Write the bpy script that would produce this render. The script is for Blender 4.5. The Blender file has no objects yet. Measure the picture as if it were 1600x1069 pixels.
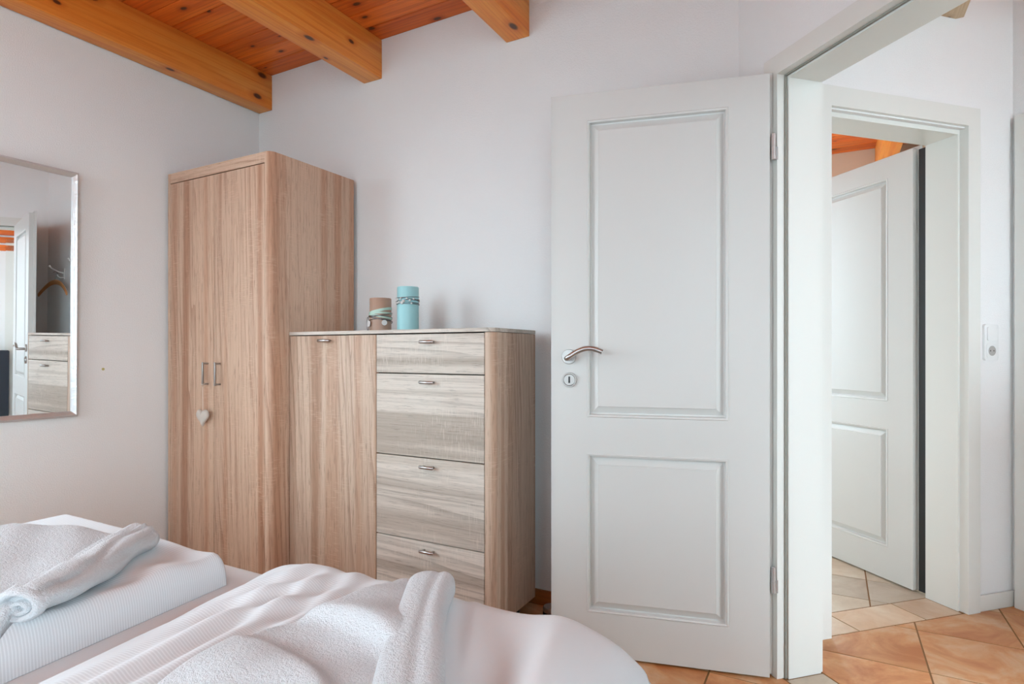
import bpy, bmesh, math, random
import numpy as np
from mathutils import Vector, Matrix
random.seed(4)
SC = bpy.context.scene
COL = SC.collection
R = math.radians

# ------------------------------------------------------------------ camera, light, exposure
cam_d = bpy.data.cameras.new('camera')
cam = bpy.data.objects.new('camera', cam_d); COL.objects.link(cam)
cam.location = (0, 0, 1.07)
cam.rotation_euler = (R(90), 0, R(28.506))
cam_d.sensor_width = 36.0
cam_d.lens = 36.0 * 918.58 / 1600.0
cam_d.shift_y = (550.75 - 534.5) / 1600.0
cam_d.clip_start = 0.02
SC.camera = cam

world = bpy.data.worlds.new('overcast_sky'); SC.world = world
world.use_nodes = True
_bg = world.node_tree.nodes['Background']
_bg.inputs[0].default_value = (0.715, 0.905, 1.01, 1)
_bg.inputs[1].default_value = 11.3

SC.view_settings.view_transform = 'Standard'
SC.view_settings.look = 'None'
SC.view_settings.gamma = 1.0
SC.view_settings.use_curve_mapping = False
SC.view_settings.exposure = 0.17

# daylight openings, some only added as fill: (centre, direction the daylight travels, width, height)
S2 = math.sqrt(0.5)
def PQ(p, q):
    return ((p + q) * S2, (q - p) * S2)
WINDOWS = {
    'bed_left': ((-2.97, -0.15), (1, 0), 1.4, 0.75, 2.25),
    'bed_rear_fill': ((-1.5, -2.2), (0, 1), 1.0, 0.80, 2.30),  # unseen opening, added behind the camera to even out the light
    'hall_end': (PQ(-0.1, 2.14), (-S2, S2), 1.06, 0.10, 2.55),
    'room_left': ((-1.6, 3.9), (1, 0), 1.0, 0.6, 2.3),
    'room_far_fill': ((-0.85, 5.35), (0, -1), 1.2, 0.3, 2.4),  # unseen opening, added so the far door gets warm bounced light
    'bed_right_fill': ((0.66, -1.05), (-1, 0), 1.7, 0.80, 2.45),  # unseen opening, added as fill for the left wall
}
for k, (c, d, w, z0, z1) in WINDOWS.items():
    ld = bpy.data.lights.new('daylight_portal', 'AREA')
    ld.shape = 'RECTANGLE'; ld.size = w; ld.size_y = z1 - z0
    ld.cycles.is_portal = True
    lo = bpy.data.objects.new('daylight_portal', ld); COL.objects.link(lo)
    lo.location = (c[0], c[1], (z0 + z1) / 2)
    lo.rotation_euler = Vector((d[0], d[1], 0)).to_track_quat('-Z', 'Z').to_euler()

# ------------------------------------------------------------------ helpers
def tag(o, label=None, cat=None, group=None, kind=None):
    if label: o['label'] = label
    if cat: o['category'] = cat
    if group: o['group'] = group
    if kind: o['kind'] = kind
    return o

def empty(name, loc=(0, 0, 0), rz=0, label=None, cat=None, group=None, kind=None):
    o = bpy.data.objects.new(name, None); COL.objects.link(o)
    o.location = loc; o.rotation_euler = (0, 0, rz)
    return tag(o, label, cat, group, kind)

def link(name, bm, mat, parent=None, smooth=False, auto=None, loc=None):
    me = bpy.data.meshes.new(name)
    bmesh.ops.recalc_face_normals(bm, faces=bm.faces[:])
    bm.to_mesh(me); bm.free()
    o = bpy.data.objects.new(name, me); COL.objects.link(o)
    if mat: me.materials.append(mat)
    if parent: o.parent = parent
    if loc: o.location = loc
    if smooth or auto:
        me.polygons.foreach_set('use_smooth', [True] * len(me.polygons))
        if auto:
            try:
                me.set_sharp_from_angle(angle=R(auto))
            except Exception:
                pass
    return o

def bm_box(x0, x1, y0, y1, z0, z1, bev=0, seg=2):
    bm = bmesh.new()
    bmesh.ops.create_cube(bm, size=1, matrix=Matrix.Translation(((x0+x1)/2, (y0+y1)/2, (z0+z1)/2)) @ Matrix.Diagonal((abs(x1-x0), abs(y1-y0), abs(z1-z0), 1)))
    if bev:
        bmesh.ops.bevel(bm, geom=bm.edges[:], offset=bev, segments=seg, profile=0.5, affect='EDGES')
    return bm

def box(name, dims, mat, parent=None, bev=0, seg=2, loc=None):
    return link(name, bm_box(*dims, bev=bev, seg=seg), mat, parent, auto=40 if bev else None, loc=loc)

def bm_prism(poly, z0, z1, bev=0):
    bm = bmesh.new()
    b = [bm.verts.new((x, y, z0)) for x, y in poly]
    t = [bm.verts.new((x, y, z1)) for x, y in poly]
    n = len(poly)
    bm.faces.new(b[::-1]); bm.faces.new(t)
    for i in range(n):
        bm.faces.new((b[i], b[(i+1) % n], t[(i+1) % n], t[i]))
    if bev:
        bmesh.ops.bevel(bm, geom=[e for e in bm.edges if abs(e.verts[0].co.z - e.verts[1].co.z) < 1e-6 and e.verts[0].co.z > z1 - 1e-6], offset=bev, segments=2, profile=0.5, affect='EDGES')
    return bm

def prism(name, poly, z0, z1, mat, parent=None, bev=0, auto=None):
    return link(name, bm_prism(poly, z0, z1, bev), mat, parent, auto=auto or (40 if bev else None))

def bm_slab(xs, zs, holes, y0, y1):
    """a slab in the local x-z plane between y0 and y1, cut into the grid xs * zs, cells in holes left open"""
    bm = bmesh.new()
    V = {}
    def v(i, k, y):
        key = (i, k, y)
        if key not in V: V[key] = bm.verts.new((xs[i], y, zs[k]))
        return V[key]
    full = [[not any(h[0] <= (xs[i]+xs[i+1])/2 <= h[1] and h[2] <= (zs[k]+zs[k+1])/2 <= h[3] for h in holes) for k in range(len(zs)-1)] for i in range(len(xs)-1)]
    def on(i, k): return 0 <= i < len(xs)-1 and 0 <= k < len(zs)-1 and full[i][k]
    for i in range(len(xs)-1):
        for k in range(len(zs)-1):
            if not full[i][k]: continue
            bm.faces.new((v(i,k,y0), v(i+1,k,y0), v(i+1,k+1,y0), v(i,k+1,y0)))
            bm.faces.new((v(i,k,y1), v(i,k+1,y1), v(i+1,k+1,y1), v(i+1,k,y1)))
            if not on(i-1,k): bm.faces.new((v(i,k,y0), v(i,k+1,y0), v(i,k+1,y1), v(i,k,y1)))
            if not on(i+1,k): bm.faces.new((v(i+1,k,y0), v(i+1,k,y1), v(i+1,k+1,y1), v(i+1,k+1,y0)))
            if not on(i,k-1): bm.faces.new((v(i,k,y0), v(i,k,y1), v(i+1,k,y1), v(i+1,k,y0)))
            if not on(i,k+1): bm.faces.new((v(i,k+1,y0), v(i+1,k+1,y0), v(i+1,k+1,y1), v(i,k+1,y1)))
    return bm

def wall(name, a, b, thick, z0, z1, holes, mat, parent=None, kind='structure'):
    """wall from plan point a to b; thickness to the left of a->b (negative: right). holes = (s0, s1, z0, z1) along it"""
    a = Vector(a); b = Vector(b); L = (b - a).length
    xs = sorted({0.0, L, *[min(max(h[0], 0), L) for h in holes], *[min(max(h[1], 0), L) for h in holes]})
    zs = sorted({z0, z1, *[min(max(h[2], z0), z1) for h in holes], *[min(max(h[3], z0), z1) for h in holes]})
    bm = bm_slab(xs, zs, holes, 0, thick)
    o = link(name, bm, mat, parent)
    o.location = (a.x, a.y, 0)
    o.rotation_euler = (0, 0, math.atan2(b.y - a.y, b.x - a.x))
    if not parent: o['kind'] = kind
    return o

def bm_tube(path, rad, n=12, cap=True):
    bm = bmesh.new()
    path = [Vector(p) for p in path]
    m = len(path)
    rads = rad if isinstance(rad, (list, tuple)) else [rad] * m
    prev = None; rings = []
    for i, p in enumerate(path):
        t = (path[min(i+1, m-1)] - path[max(i-1, 0)]).normalized()
        if prev is None:
            up = Vector((0, 0, 1)) if abs(t.z) < 0.9 else Vector((1, 0, 0))
            nx = t.cross(up).normalized()
        else:
            nx = (prev - t * prev.dot(t)).normalized()
        prev = nx; ny = t.cross(nx)
        rings.append([bm.verts.new(p + (nx * math.cos(2*math.pi*k/n) + ny * math.sin(2*math.pi*k/n)) * rads[i]) for k in range(n)])
    for i in range(m-1):
        for k in range(n):
            bm.faces.new((rings[i][k], rings[i][(k+1) % n], rings[i+1][(k+1) % n], rings[i+1][k]))
    if cap:
        bm.faces.new(rings[0][::-1]); bm.faces.new(rings[-1])
    return bm

def tube(name, path, rad, mat, parent=None, n=12, loc=None):
    return link(name, bm_tube(path, rad, n), mat, parent, auto=50, loc=loc)

def bm_lathe(prof, n=32, mtx=None):
    bm = bmesh.new(); rings = []
    for r, z in prof:
        if r < 1e-6: rings.append([bm.verts.new((0, 0, z))])
        else: rings.append([bm.verts.new((r*math.cos(2*math.pi*k/n), r*math.sin(2*math.pi*k/n), z)) for k in range(n)])
    for a, b in zip(rings, rings[1:]):
        for k in range(n):
            k2 = (k+1) % n
            if len(a) == 1 and len(b) == 1: continue
            if len(a) == 1: bm.faces.new((a[0], b[k], b[k2]))
            elif len(b) == 1: bm.faces.new((a[k], a[k2], b[0]))
            else: bm.faces.new((a[k], a[k2], b[k2], b[k]))
    if mtx is not None: bmesh.ops.transform(bm, matrix=mtx, verts=bm.verts[:])
    return bm

def lathe(name, prof, mat, parent=None, n=32, mtx=None, loc=None):
    return link(name, bm_lathe(prof, n, mtx), mat, parent, auto=35, loc=loc)

# ------------------------------------------------------------------ materials
def new_mat(name):
    m = bpy.data.materials.new(name); m.use_nodes = True
    nt = m.node_tree
    b = nt.nodes['Principled BSDF']
    return m, nt, b
def N(nt, t, **kw):
    n = nt.nodes.new(t)
    for k, v in kw.items():
        if k.startswith('i_'): n.inputs[k[2:].replace('_', ' ')].default_value = v
        else: setattr(n, k, v)
    return n
def lnk(nt, a, b): nt.links.new(a, b)
def mapping(nt, scale, rand=0.0, rot=(0, 0, 0)):
    tc = N(nt, 'ShaderNodeTexCoord'); mp = N(nt, 'ShaderNodeMapping')
    mp.inputs['Scale'].default_value = scale; mp.inputs['Rotation'].default_value = rot
    src = tc.outputs['Object']
    if rand:
        oi = N(nt, 'ShaderNodeObjectInfo'); mu = N(nt, 'ShaderNodeMath', operation='MULTIPLY'); mu.inputs[1].default_value = rand
        cb = N(nt, 'ShaderNodeCombineXYZ'); ad = N(nt, 'ShaderNodeVectorMath', operation='ADD')
        lnk(nt, oi.outputs['Random'], mu.inputs[0])
        for i in range(3): lnk(nt, mu.outputs[0], cb.inputs[i])
        lnk(nt, src, ad.inputs[0]); lnk(nt, cb.outputs[0], ad.inputs[1]); src = ad.outputs[0]
    lnk(nt, src, mp.inputs['Vector'])
    return mp.outputs['Vector']
def noise(nt, vec, scale=1.0, detail=3.0, rough=0.55, dist=0.0):
    n = N(nt, 'ShaderNodeTexNoise'); n.inputs['Scale'].default_value = scale; n.inputs['Detail'].default_value = detail
    n.inputs['Roughness'].default_value = rough; n.inputs['Distortion'].default_value = dist
    if vec is not None: lnk(nt, vec, n.inputs['Vector'])
    return n.outputs['Fac']
def ramp(nt, fac, stops, interp='LINEAR'):
    r = N(nt, 'ShaderNodeValToRGB'); cr = r.color_ramp; cr.interpolation = interp
    while len(cr.elements) < len(stops): cr.elements.new(0.5)
    for e, (p, c) in zip(cr.elements, stops):
        e.position = p; e.color = c if len(c) == 4 else (*c, 1)
    lnk(nt, fac, r.inputs['Fac'])
    return r.outputs['Color']
def mix(nt, fac, a, b, mode='MIX'):
    m = N(nt, 'ShaderNodeMix', data_type='RGBA', blend_type=mode)
    for sock, val in ((0, fac), (6, a), (7, b)):
        if isinstance(val, (int, float)): m.inputs[sock].default_value = val
        elif isinstance(val, tuple): m.inputs[sock].default_value = (*val[:3], 1)
        else: lnk(nt, val, m.inputs[sock])
    return m.outputs[2]
def bump(nt, h, b, strength=0.3, dist=0.002):
    n = N(nt, 'ShaderNodeBump'); n.inputs['Strength'].default_value = strength; n.inputs['Distance'].default_value = dist
    lnk(nt, h, n.inputs['Height']); lnk(nt, n.outputs['Normal'], b.inputs['Normal'])
def srgb(r, g, b):
    f = lambda v: (v/255/12.92) if v/255 <= 0.04045 else ((v/255+0.055)/1.055)**2.4
    return (f(r), f(g), f(b))
def sock(b, name, v):
    if name in b.inputs: b.inputs[name].default_value = v

def plain(name, col, rough=0.5, metal=0.0, bmp=None, spec=None):
    m, nt, b = new_mat(name)
    b.inputs['Base Color'].default_value = (*col, 1); b.inputs['Roughness'].default_value = rough; b.inputs['Metallic'].default_value = metal
    if spec is not None: sock(b, 'Specular IOR Level', spec)
    if bmp:
        v = mapping(nt, (1, 1, 1)); bump(nt, noise(nt, v, bmp[0], 2.0), b, bmp[1], bmp[2])
    return m

def plaster(name, col):
    m, nt, b = new_mat(name)
    v = mapping(nt, (1, 1, 1))
    n = noise(nt, v, 210, 3.0, 0.6); n2 = noise(nt, v, 2.5, 3.0)
    c = ramp(nt, n2, [(0.3, tuple(x*0.985 for x in col)), (0.7, col)])
    lnk(nt, c, b.inputs['Base Color']); b.inputs['Roughness'].default_value = 0.95; sock(b, 'Specular IOR Level', 0.15)
    bump(nt, n, b, 0.55, 0.003)
    return m

def oak(name, axis, light, mid, dark, rand=0.0):
    """sawn light oak laminate, grain along axis"""
    m, nt, b = new_mat(name)
    def sc(along, across):
        s = [across] * 3; s[axis] = along; return tuple(s)
    fine = noise(nt, mapping(nt, sc(14, 260), rand), 1.0, 3.0, 0.6, 0.2)
    streak = noise(nt, mapping(nt, sc(1.5, 58), rand), 1.0, 4.0, 0.62, 1.4)
    band = noise(nt, mapping(nt, sc(0.12, 11), rand), 1.0, 1.0, 0.4, 0.2)
    w = N(nt, 'ShaderNodeTexWave', wave_type='BANDS', bands_direction='DIAGONAL', wave_profile='SAW')
    w.inputs['Scale'].default_value = 1.0; w.inputs['Distortion'].default_value = 11.3; w.inputs['Detail'].default_value = 1.5; w.inputs['Detail Scale'].default_value = 0.55
    lnk(nt, mapping(nt, sc(1.0, 20), rand), w.inputs['Vector'])
    base = ramp(nt, band, [(0.36, mid), (0.46, light), (0.56, light), (0.64, tuple(0.6*a+0.4*c for a, c in zip(mid, dark)))])
    c1 = mix(nt, ramp(nt, streak, [(0.47, (0, 0, 0)), (0.78, (0.62, 0.62, 0.62))]), base, dark)
    gate = noise(nt, mapping(nt, sc(1.2, 7), rand), 1.0, 2.0)
    wm = N(nt, 'ShaderNodeMath', operation='MULTIPLY')
    lnk(nt, ramp(nt, w.outputs['Fac'], [(0.60, (0, 0, 0)), (0.96, (0.62, 0.62, 0.62))]), wm.inputs[0]); lnk(nt, ramp(nt, gate, [(0.44, (0, 0, 0)), (0.60, (1, 1, 1))]), wm.inputs[1])
    c2 = mix(nt, wm.outputs[0], c1, dark)
    c3 = mix(nt, ramp(nt, fine, [(0.56, (0, 0, 0)), (0.74, (0.66, 0.66, 0.66))]), c2, tuple(x*0.62 for x in dark))
    saw = noise(nt, mapping(nt, sc(230, 22), rand), 1.0, 2.0, 0.5)
    patch = noise(nt, mapping(nt, sc(5, 9), rand), 1.0, 2.0)
    sm = N(nt, 'ShaderNodeMath', operation='MULTIPLY')
    lnk(nt, ramp(nt, saw, [(0.53, (0, 0, 0)), (0.64, (0.36, 0.36, 0.36))]), sm.inputs[0]); lnk(nt, ramp(nt, patch, [(0.50, (0, 0, 0)), (0.60, (1, 1, 1))]), sm.inputs[1])
    c4 = mix(nt, sm.outputs[0], c3, tuple(min(1, x*1.14) for x in light))
    lnk(nt, c4, b.inputs['Base Color'])
    b.inputs['Roughness'].default_value = 0.5; sock(b, 'Specular IOR Level', 0.35)
    bump(nt, fine, b, 0.12, 0.0008)
    return m

def pine(name, axis, light, mid, dark, rand=7.0, kn=5.0):
    """honey stained knotty pine, grain along axis"""
    m, nt, b = new_mat(name)
    def sc(along, across):
        s = [across] * 3; s[axis] = along; return tuple(s)
    vec_k = mapping(nt, sc(kn*0.62, kn*1.2), rand)
    sp = N(nt, 'ShaderNodeSeparateXYZ'); lnk(nt, vec_k, sp.inputs[0])
    oth = [k for k in range(3) if k != axis]
    su = N(nt, 'ShaderNodeMath', operation='ADD'); lnk(nt, sp.outputs[oth[0]], su.inputs[0]); lnk(nt, sp.outputs[oth[1]], su.inputs[1])
    cbk = N(nt, 'ShaderNodeCombineXYZ'); lnk(nt, sp.outputs[axis], cbk.inputs[0]); lnk(nt, su.outputs[0], cbk.inputs[1])
    vo = N(nt, 'ShaderNodeTexVoronoi', voronoi_dimensions='2D'); vo.inputs['Scale'].default_value = 1.0; vo.inputs['Randomness'].default_value = 1.0
    lnk(nt, cbk.outputs[0], vo.inputs['Vector'])
    ks = N(nt, 'ShaderNodeSeparateColor'); lnk(nt, vo.outputs['Color'], ks.inputs[0])
    kd = N(nt, 'ShaderNodeMath', operation='DIVIDE'); kr_ = N(nt, 'ShaderNodeMapRange'); kr_.inputs[3].default_value = 0.25; kr_.inputs[4].default_value = 1.0
    lnk(nt, ks.outputs[0], kr_.inputs[0]); lnk(nt, vo.outputs['Distance'], kd.inputs[0]); lnk(nt, kr_.outputs[0], kd.inputs[1])
    grain = noise(nt, mapping(nt, sc(1.1, 42), rand), 1.0, 4.0, 0.6, 1.6)
    broad = noise(nt, mapping(nt, sc(0.6, 7), rand), 1.0, 2.0, 0.5, 0.8)
    oi = N(nt, 'ShaderNodeObjectInfo')
    base = ramp(nt, broad, [(0.3, mid), (0.65, light)])
    c1 = mix(nt, ramp(nt, grain, [(0.42, (0, 0, 0)), (0.75, (0.7, 0.7, 0.7))]), base, dark)
    halo = ramp(nt, kd.outputs[0], [(0.06, (0.75, 0.75, 0.75)), (0.22, (0, 0, 0))])
    c2 = mix(nt, halo, c1, dark)
    knot = ramp(nt, kd.outputs[0], [(0.055, (0.95, 0.95, 0.95)), (0.095, (0, 0, 0))])
    c3 = mix(nt, knot, c2, (0.07, 0.024, 0.008))
    tint = ramp(nt, oi.outputs['Random'], [(0.0, (0.86, 0.84, 0.82)), (1.0, (1.06, 1.05, 1.04))])
    c4 = mix(nt, 1.0, c3, tint, 'MULTIPLY')
    lnk(nt, c4, b.inputs['Base Color'])
    b.inputs['Roughness'].default_value = 0.42; sock(b, 'Specular IOR Level', 0.4)
    bump(nt, grain, b, 0.08, 0.001)
    return m

def terracotta(name, a, bcol, c):
    m, nt, b = new_mat(name)
    v = mapping(nt, (1, 1, 1), 9.0)
    n1 = noise(nt, v, 5, 5.0, 0.62, 0.6); n2 = noise(nt, v, 40, 3.0, 0.6)
    oi = N(nt, 'ShaderNodeObjectInfo')
    base = ramp(nt, n1, [(0.36, a), (0.50, bcol), (0.66, c)])
    c1 = mix(nt, ramp(nt, n2, [(0.5, (0, 0, 0)), (0.8, (0.25, 0.25, 0.25))]), base, tuple(x*0.7 for x in bcol))
    c2 = mix(nt, 1.0, c1, ramp(nt, oi.outputs['Random'], [(0, (0.88, 0.88, 0.9)), (1, (1.08, 1.06, 1.04))]), 'MULTIPLY')
    lnk(nt, c2, b.inputs['Base Color']); b.inputs['Roughness'].default_value = 0.42
    bump(nt, n2, b, 0.1, 0.001)
    return m

def fabric(name, col, stripe=0.0, stripe_edge=None, terry=0.0, rough=0.9, axis=1):
    m, nt, b = new_mat(name)
    b.inputs['Base Color'].default_value = (*col, 1); b.inputs['Roughness'].default_value = rough; sock(b, 'Specular IOR Level', 0.15)
    sock(b, 'Sheen Weight', 0.15)
    tc = N(nt, 'ShaderNodeTexCoord')
    if stripe:
        sp = N(nt, 'ShaderNodeSeparateXYZ'); lnk(nt, tc.outputs['Object'], sp.inputs[0])
        mu = N(nt, 'ShaderNodeMath', operation='MULTIPLY'); mu.inputs[1].default_value = 2*math.pi/stripe; lnk(nt, sp.outputs[axis], mu.inputs[0])
        si = N(nt, 'ShaderNodeMath', operation='SINE'); lnk(nt, mu.outputs[0], si.inputs[0])
        h = si.outputs[0]
        st = ramp(nt, h, [(0.0, tuple(x*0.88 for x in col)), (0.55, col)])
        if stripe_edge is not None:
            mr = N(nt, 'ShaderNodeMapRange'); mr.inputs[1].default_value = stripe_edge; mr.inputs[2].default_value = stripe_edge + 0.01
            lnk(nt, sp.outputs[0], mr.inputs[0])
            st = mix(nt, mr.outputs[0], st, col)
        lnk(nt, st, b.inputs['Base Color'])
        bump(nt, noise(nt, tc.outputs['Object'], 60, 2.0), b, 0.12, 0.002)
    elif terry:
        n1 = noise(nt, tc.outputs['Object'], 420, 3.0, 0.7); n2 = noise(nt, tc.outputs['Object'], 150, 2.0)
        ad = N(nt, 'ShaderNodeMath', operation='ADD'); lnk(nt, n1, ad.inputs[0]); lnk(nt, n2, ad.inputs[1])
        bump(nt, ad.outputs[0], b, terry, 0.004)
        sock(b, 'Sheen Weight', 0.4)
    else:
        bump(nt, noise(nt, tc.outputs['Object'], 40, 2.0), b, 0.06, 0.002)
    return m

M = {}
M['wall'] = plaster('woodchip_white_wall', (0.86, 0.857, 0.852))
M['wall_warm'] = plaster('white_wall_hall', (0.86, 0.85, 0.845))
M['wall_bounce_tint'] = plaster('bounce_tinted_wall', (0.80, 0.69, 0.58))  # warm bounce from the pine ceiling put into the wall colour
M['oak_v'] = oak('sonoma_oak_upright', 2, srgb(210, 178, 154), srgb(198, 156, 129), srgb(156, 110, 84))
M['oak_w'] = oak('sonoma_oak_level_warm', 0, srgb(210, 178, 154), srgb(198, 156, 129), srgb(156, 110, 84), rand=2.0)
M['oak_v2'] = oak('sonoma_oak_upright_pale', 2, srgb(208, 182, 161), srgb(196, 162, 138), srgb(150, 114, 92), rand=3.0)
M['oak_h'] = oak('sonoma_oak_level', 0, srgb(214, 202, 190), srgb(200, 186, 172), srgb(152, 138, 126), rand=5.0)
M['pine_beam'] = pine('honey_pine_beam', 1, srgb(255, 176, 84), srgb(254, 150, 52), srgb(222, 108, 28), kn=4.2)
M['pine_lit'] = pine('hall_lit_pine_beam', 1, srgb(226, 200, 162), srgb(212, 180, 138), srgb(176, 138, 94), kn=7.0)  # paler copy of the beam pine, the hall's brightness put into its colour
M['pine_plank'] = pine('honey_pine_plank', 0, srgb(240, 128, 46), srgb(224, 102, 30), srgb(168, 62, 12), rand=11.0, kn=5.5)
M['pine_base'] = pine('brown_pine_skirting', 0, srgb(176, 104, 48), srgb(158, 88, 38), srgb(112, 58, 22))
M['lacquer'] = plain('white_door_lacquer', (0.68, 0.67, 0.645), 0.32, spec=0.4)
M['lacquer_trim'] = plain('white_frame_lacquer', (0.76, 0.755, 0.715), 0.35, spec=0.4)
M['gasket'] = plain('grey_rubber_gasket', (0.30, 0.29, 0.25), 0.7)
M['steel'] = plain('brushed_steel', (0.50, 0.49, 0.475), 0.32, 1.0)
M['steel_dark'] = plain('satin_nickel', (0.40, 0.38, 0.36), 0.35, 1.0)
M['chrome'] = plain('polished_chrome', (0.58, 0.58, 0.58), 0.22, 0.55)
M['black'] = plain('black_rubber', (0.012, 0.012, 0.012), 0.6)
M['dark_gap'] = plain('dark_cabinet_inside', (0.05, 0.04, 0.03), 0.8)
M['mirror'] = plain('mirror_glass', (0.93, 0.94, 0.94), 0.0, 1.0)
_m, _nt, _b = new_mat('hammered_silver'); _b.inputs['Base Color'].default_value = (0.66, 0.66, 0.66, 1); _b.inputs['Metallic'].default_value = 0.6; _b.inputs['Roughness'].default_value = 0.3
_v = mapping(_nt, (1, 1, 1)); bump(_nt, noise(_nt, _v, 45, 3.0, 0.6, 0.8), _b, 0.5, 0.004); M['silver'] = _m
M['sheet'] = fabric('white_fitted_sheet', (0.80, 0.815, 0.835))
M['stripe'] = fabric('white_seersucker_stripe', (0.815, 0.84, 0.865), stripe=0.0048)
M['stripe_part'] = fabric('white_seersucker_stripe_and_plain', (0.815, 0.84, 0.865), stripe=0.0048, stripe_edge=-0.60)
M['terry'] = fabric('white_terry', (0.80, 0.82, 0.845), terry=0.9)
M['tile'] = terracotta('terracotta_tile', srgb(188, 118, 66), srgb(210, 150, 98), srgb(220, 184, 146))
M['tile_pale'] = terracotta('pale_terracotta_tile', srgb(205, 172, 140), srgb(214, 188, 160), srgb(220, 200, 176))
M['tile_grey'] = terracotta('sand_grey_tile', srgb(190, 172, 150), srgb(202, 186, 164), srgb(210, 198, 180))
M['grout'] = plain('brown_grout', srgb(140, 104, 66), 0.95, bmp=(150, 0.3, 0.002))
M['teal'] = plain('turquoise_wax', srgb(160, 210, 214), 0.45)
M['brown_wax'] = plain('taupe_wax', srgb(176, 142, 122), 0.45)
M['ribbon'] = plain('mint_satin_ribbon', srgb(180, 205, 190), 0.4)
M['wire'] = plain('silver_wire', (0.22, 0.22, 0.23), 0.3, 1.0)
M['bead'] = plain('pale_glass_bead', (0.72, 0.70, 0.68), 0.1)
M['heart'] = plain('grey_linen_heart', srgb(206, 196, 186), 0.95, bmp=(400, 0.4, 0.002))
M['cord'] = plain('pale_cord', srgb(225, 205, 190), 0.8)
M['hanger'] = plain('beech_wood', srgb(190, 130, 78), 0.45)
M['white_plastic'] = plain('white_plastic', (0.82, 0.82, 0.81), 0.3)
M['socket_well'] = plain('grey_socket_well', (0.42, 0.40, 0.38), 0.5)
M['navy'] = plain('navy_planter', srgb(34, 44, 60), 0.5)
M['leaf'] = plain('green_leaf', srgb(120, 150, 50), 0.5)
M['wood_bed'] = M['oak_h']
M['plug'] = plain('yellowed_wall_plug', srgb(190, 180, 120), 0.7)

# ------------------------------------------------------------------ the shell
V, U = 2.26, -2.87          # back wall, left wall
ZC, ZB = 2.626, 2.43        # ceiling boards, underside of beams
QF, QB = 1.390, 1.545       # bedroom and hall faces of the slanting wall
PH, PR = -1.785, -1.945     # hall and far-room faces of the wall with the second door
QW = 2.74                   # far wall of the hall
D1 = (-1.587, -0.868)       # clear opening of the bedroom door, along p
D2 = (1.781, 2.455)         # clear opening of the second door, along q
ZD = 1.971                  # clear height

M['unseen_ground'] = plain('grey_unseen_ground', (0.36, 0.36, 0.36), 0.95, bmp=(30, 0.4, 0.02))  # unseen ground, added to cut light from below on the ceiling
ground = prism('ground', [(-40, -40), (40, -40), (40, 40), (-40, 40)], -0.45, -0.25, M['unseen_ground']); ground['kind'] = 'structure'
# floors: grout bed + single tiles
def clip(poly, a, b, c):     # keep a*x+b*y<=c
    out = []
    for i in range(len(poly)):
        p, q = poly[i], poly[(i+1) % len(poly)]
        dp, dq = a*p[0]+b*p[1]-c, a*q[0]+b*q[1]-c
        if dp <= 0: out.append(p)
        if (dp < 0 < dq) or (dq < 0 < dp):
            t = dp/(dp-dq); out.append((p[0]+t*(q[0]-p[0]), p[1]+t*(q[1]-p[1])))
    return out
def area(poly):
    return 0.5*abs(sum(poly[i][0]*poly[(i+1)%len(poly)][1]-poly[(i+1)%len(poly)][0]*poly[i][1] for i in range(len(poly))))
def shrink(poly, g):
    cx = sum(p[0] for p in poly)/len(poly); cy = sum(p[1] for p in poly)/len(poly)
    n = len(poly); res = poly
    s = sum(poly[i][0]*poly[(i+1)%n][1]-poly[(i+1)%n][0]*poly[i][1] for i in range(n))
    for i in range(n):
        p, q = poly[i], poly[(i+1) % n]
        d = Vector((q[0]-p[0], q[1]-p[1]))
        if d.length < 1e-5: continue
        d.normalize(); nrm = Vector((d.y, -d.x)) * (1 if s > 0 else -1)
        res = clip(res, nrm.x, nrm.y, nrm.x*p[0]+nrm.y*p[1]-g)
    return res
BED_FLOOR = [(S2, S2, 1.402), (1, 0, 0.56), (-1, 0, 2.86), (0, 1, 2.25), (0, -1, 0.6)]
HALL_FLOOR = [(-S2, -S2, -1.552), (S2, S2, 2.74), (-S2, S2, 1.785), (S2, -S2, -0.11)]
ROOM_FLOOR = [(S2, -S2, -1.945), (0, 1, 5.24), (-1, 0, 1.5), (1, 0, 0.57), (0, -1, -2.42)]
T1 = [(S2, S2, 1.552), (-S2, -S2, -1.402), (S2, -S2, D1[1]), (-S2, S2, -D1[0])]
T2 = [(S2, -S2, -1.785), (-S2, S2, 1.945), (S2, S2, D2[1]), (-S2, -S2, -D2[0])]
floor = prism('floor', [(-3.2, -2.4), (3.6, -2.4), (3.6, 5.6), (-3.2, 5.6)], -0.12, -0.0018, M['grout']); floor['kind'] = 'structure'
tile_cache = {}
def lay(xs, ys, planes, mat, basis=((1, 0), (0, 1)), gap=0.0030):
    (ax, ay), (bx, by) = basis
    for i in range(len(xs)-1):
        for j in range(len(ys)-1):
            poly = [(xs[i], ys[j]), (xs[i+1], ys[j]), (xs[i+1], ys[j+1]), (xs[i], ys[j+1])]
            poly = [(ax*x+bx*y, ay*x+by*y) for x, y in poly]
            for a, b, c in planes:
                poly = clip(poly, a, b, c)
                if len(poly) < 3: break
            if len(poly) < 3 or area(poly) < 0.0006: continue
            poly = shrink(poly, gap)
            if len(poly) < 3 or area(poly) < 0.0003: continue
            cx = sum(p[0] for p in poly)/len(poly); cy = sum(p[1] for p in poly)/len(poly)
            loc = [(round(p[0]-cx, 4), round(p[1]-cy, 4)) for p in poly]
            key = (tuple(loc), mat.name)
            if key in tile_cache:
                o = bpy.data.objects.new('tile', tile_cache[key]); COL.objects.link(o); o.parent = floor
            else:
                o = link('tile', bm_prism(loc, -0.008, 0.0, 0.0012), mat, floor); tile_cache[key] = o.data
            o.location = (cx, cy, random.uniform(-0.0004, 0.0003))
gu = [0.29 + 0.325*k for k in range(-11, 10)]
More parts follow.
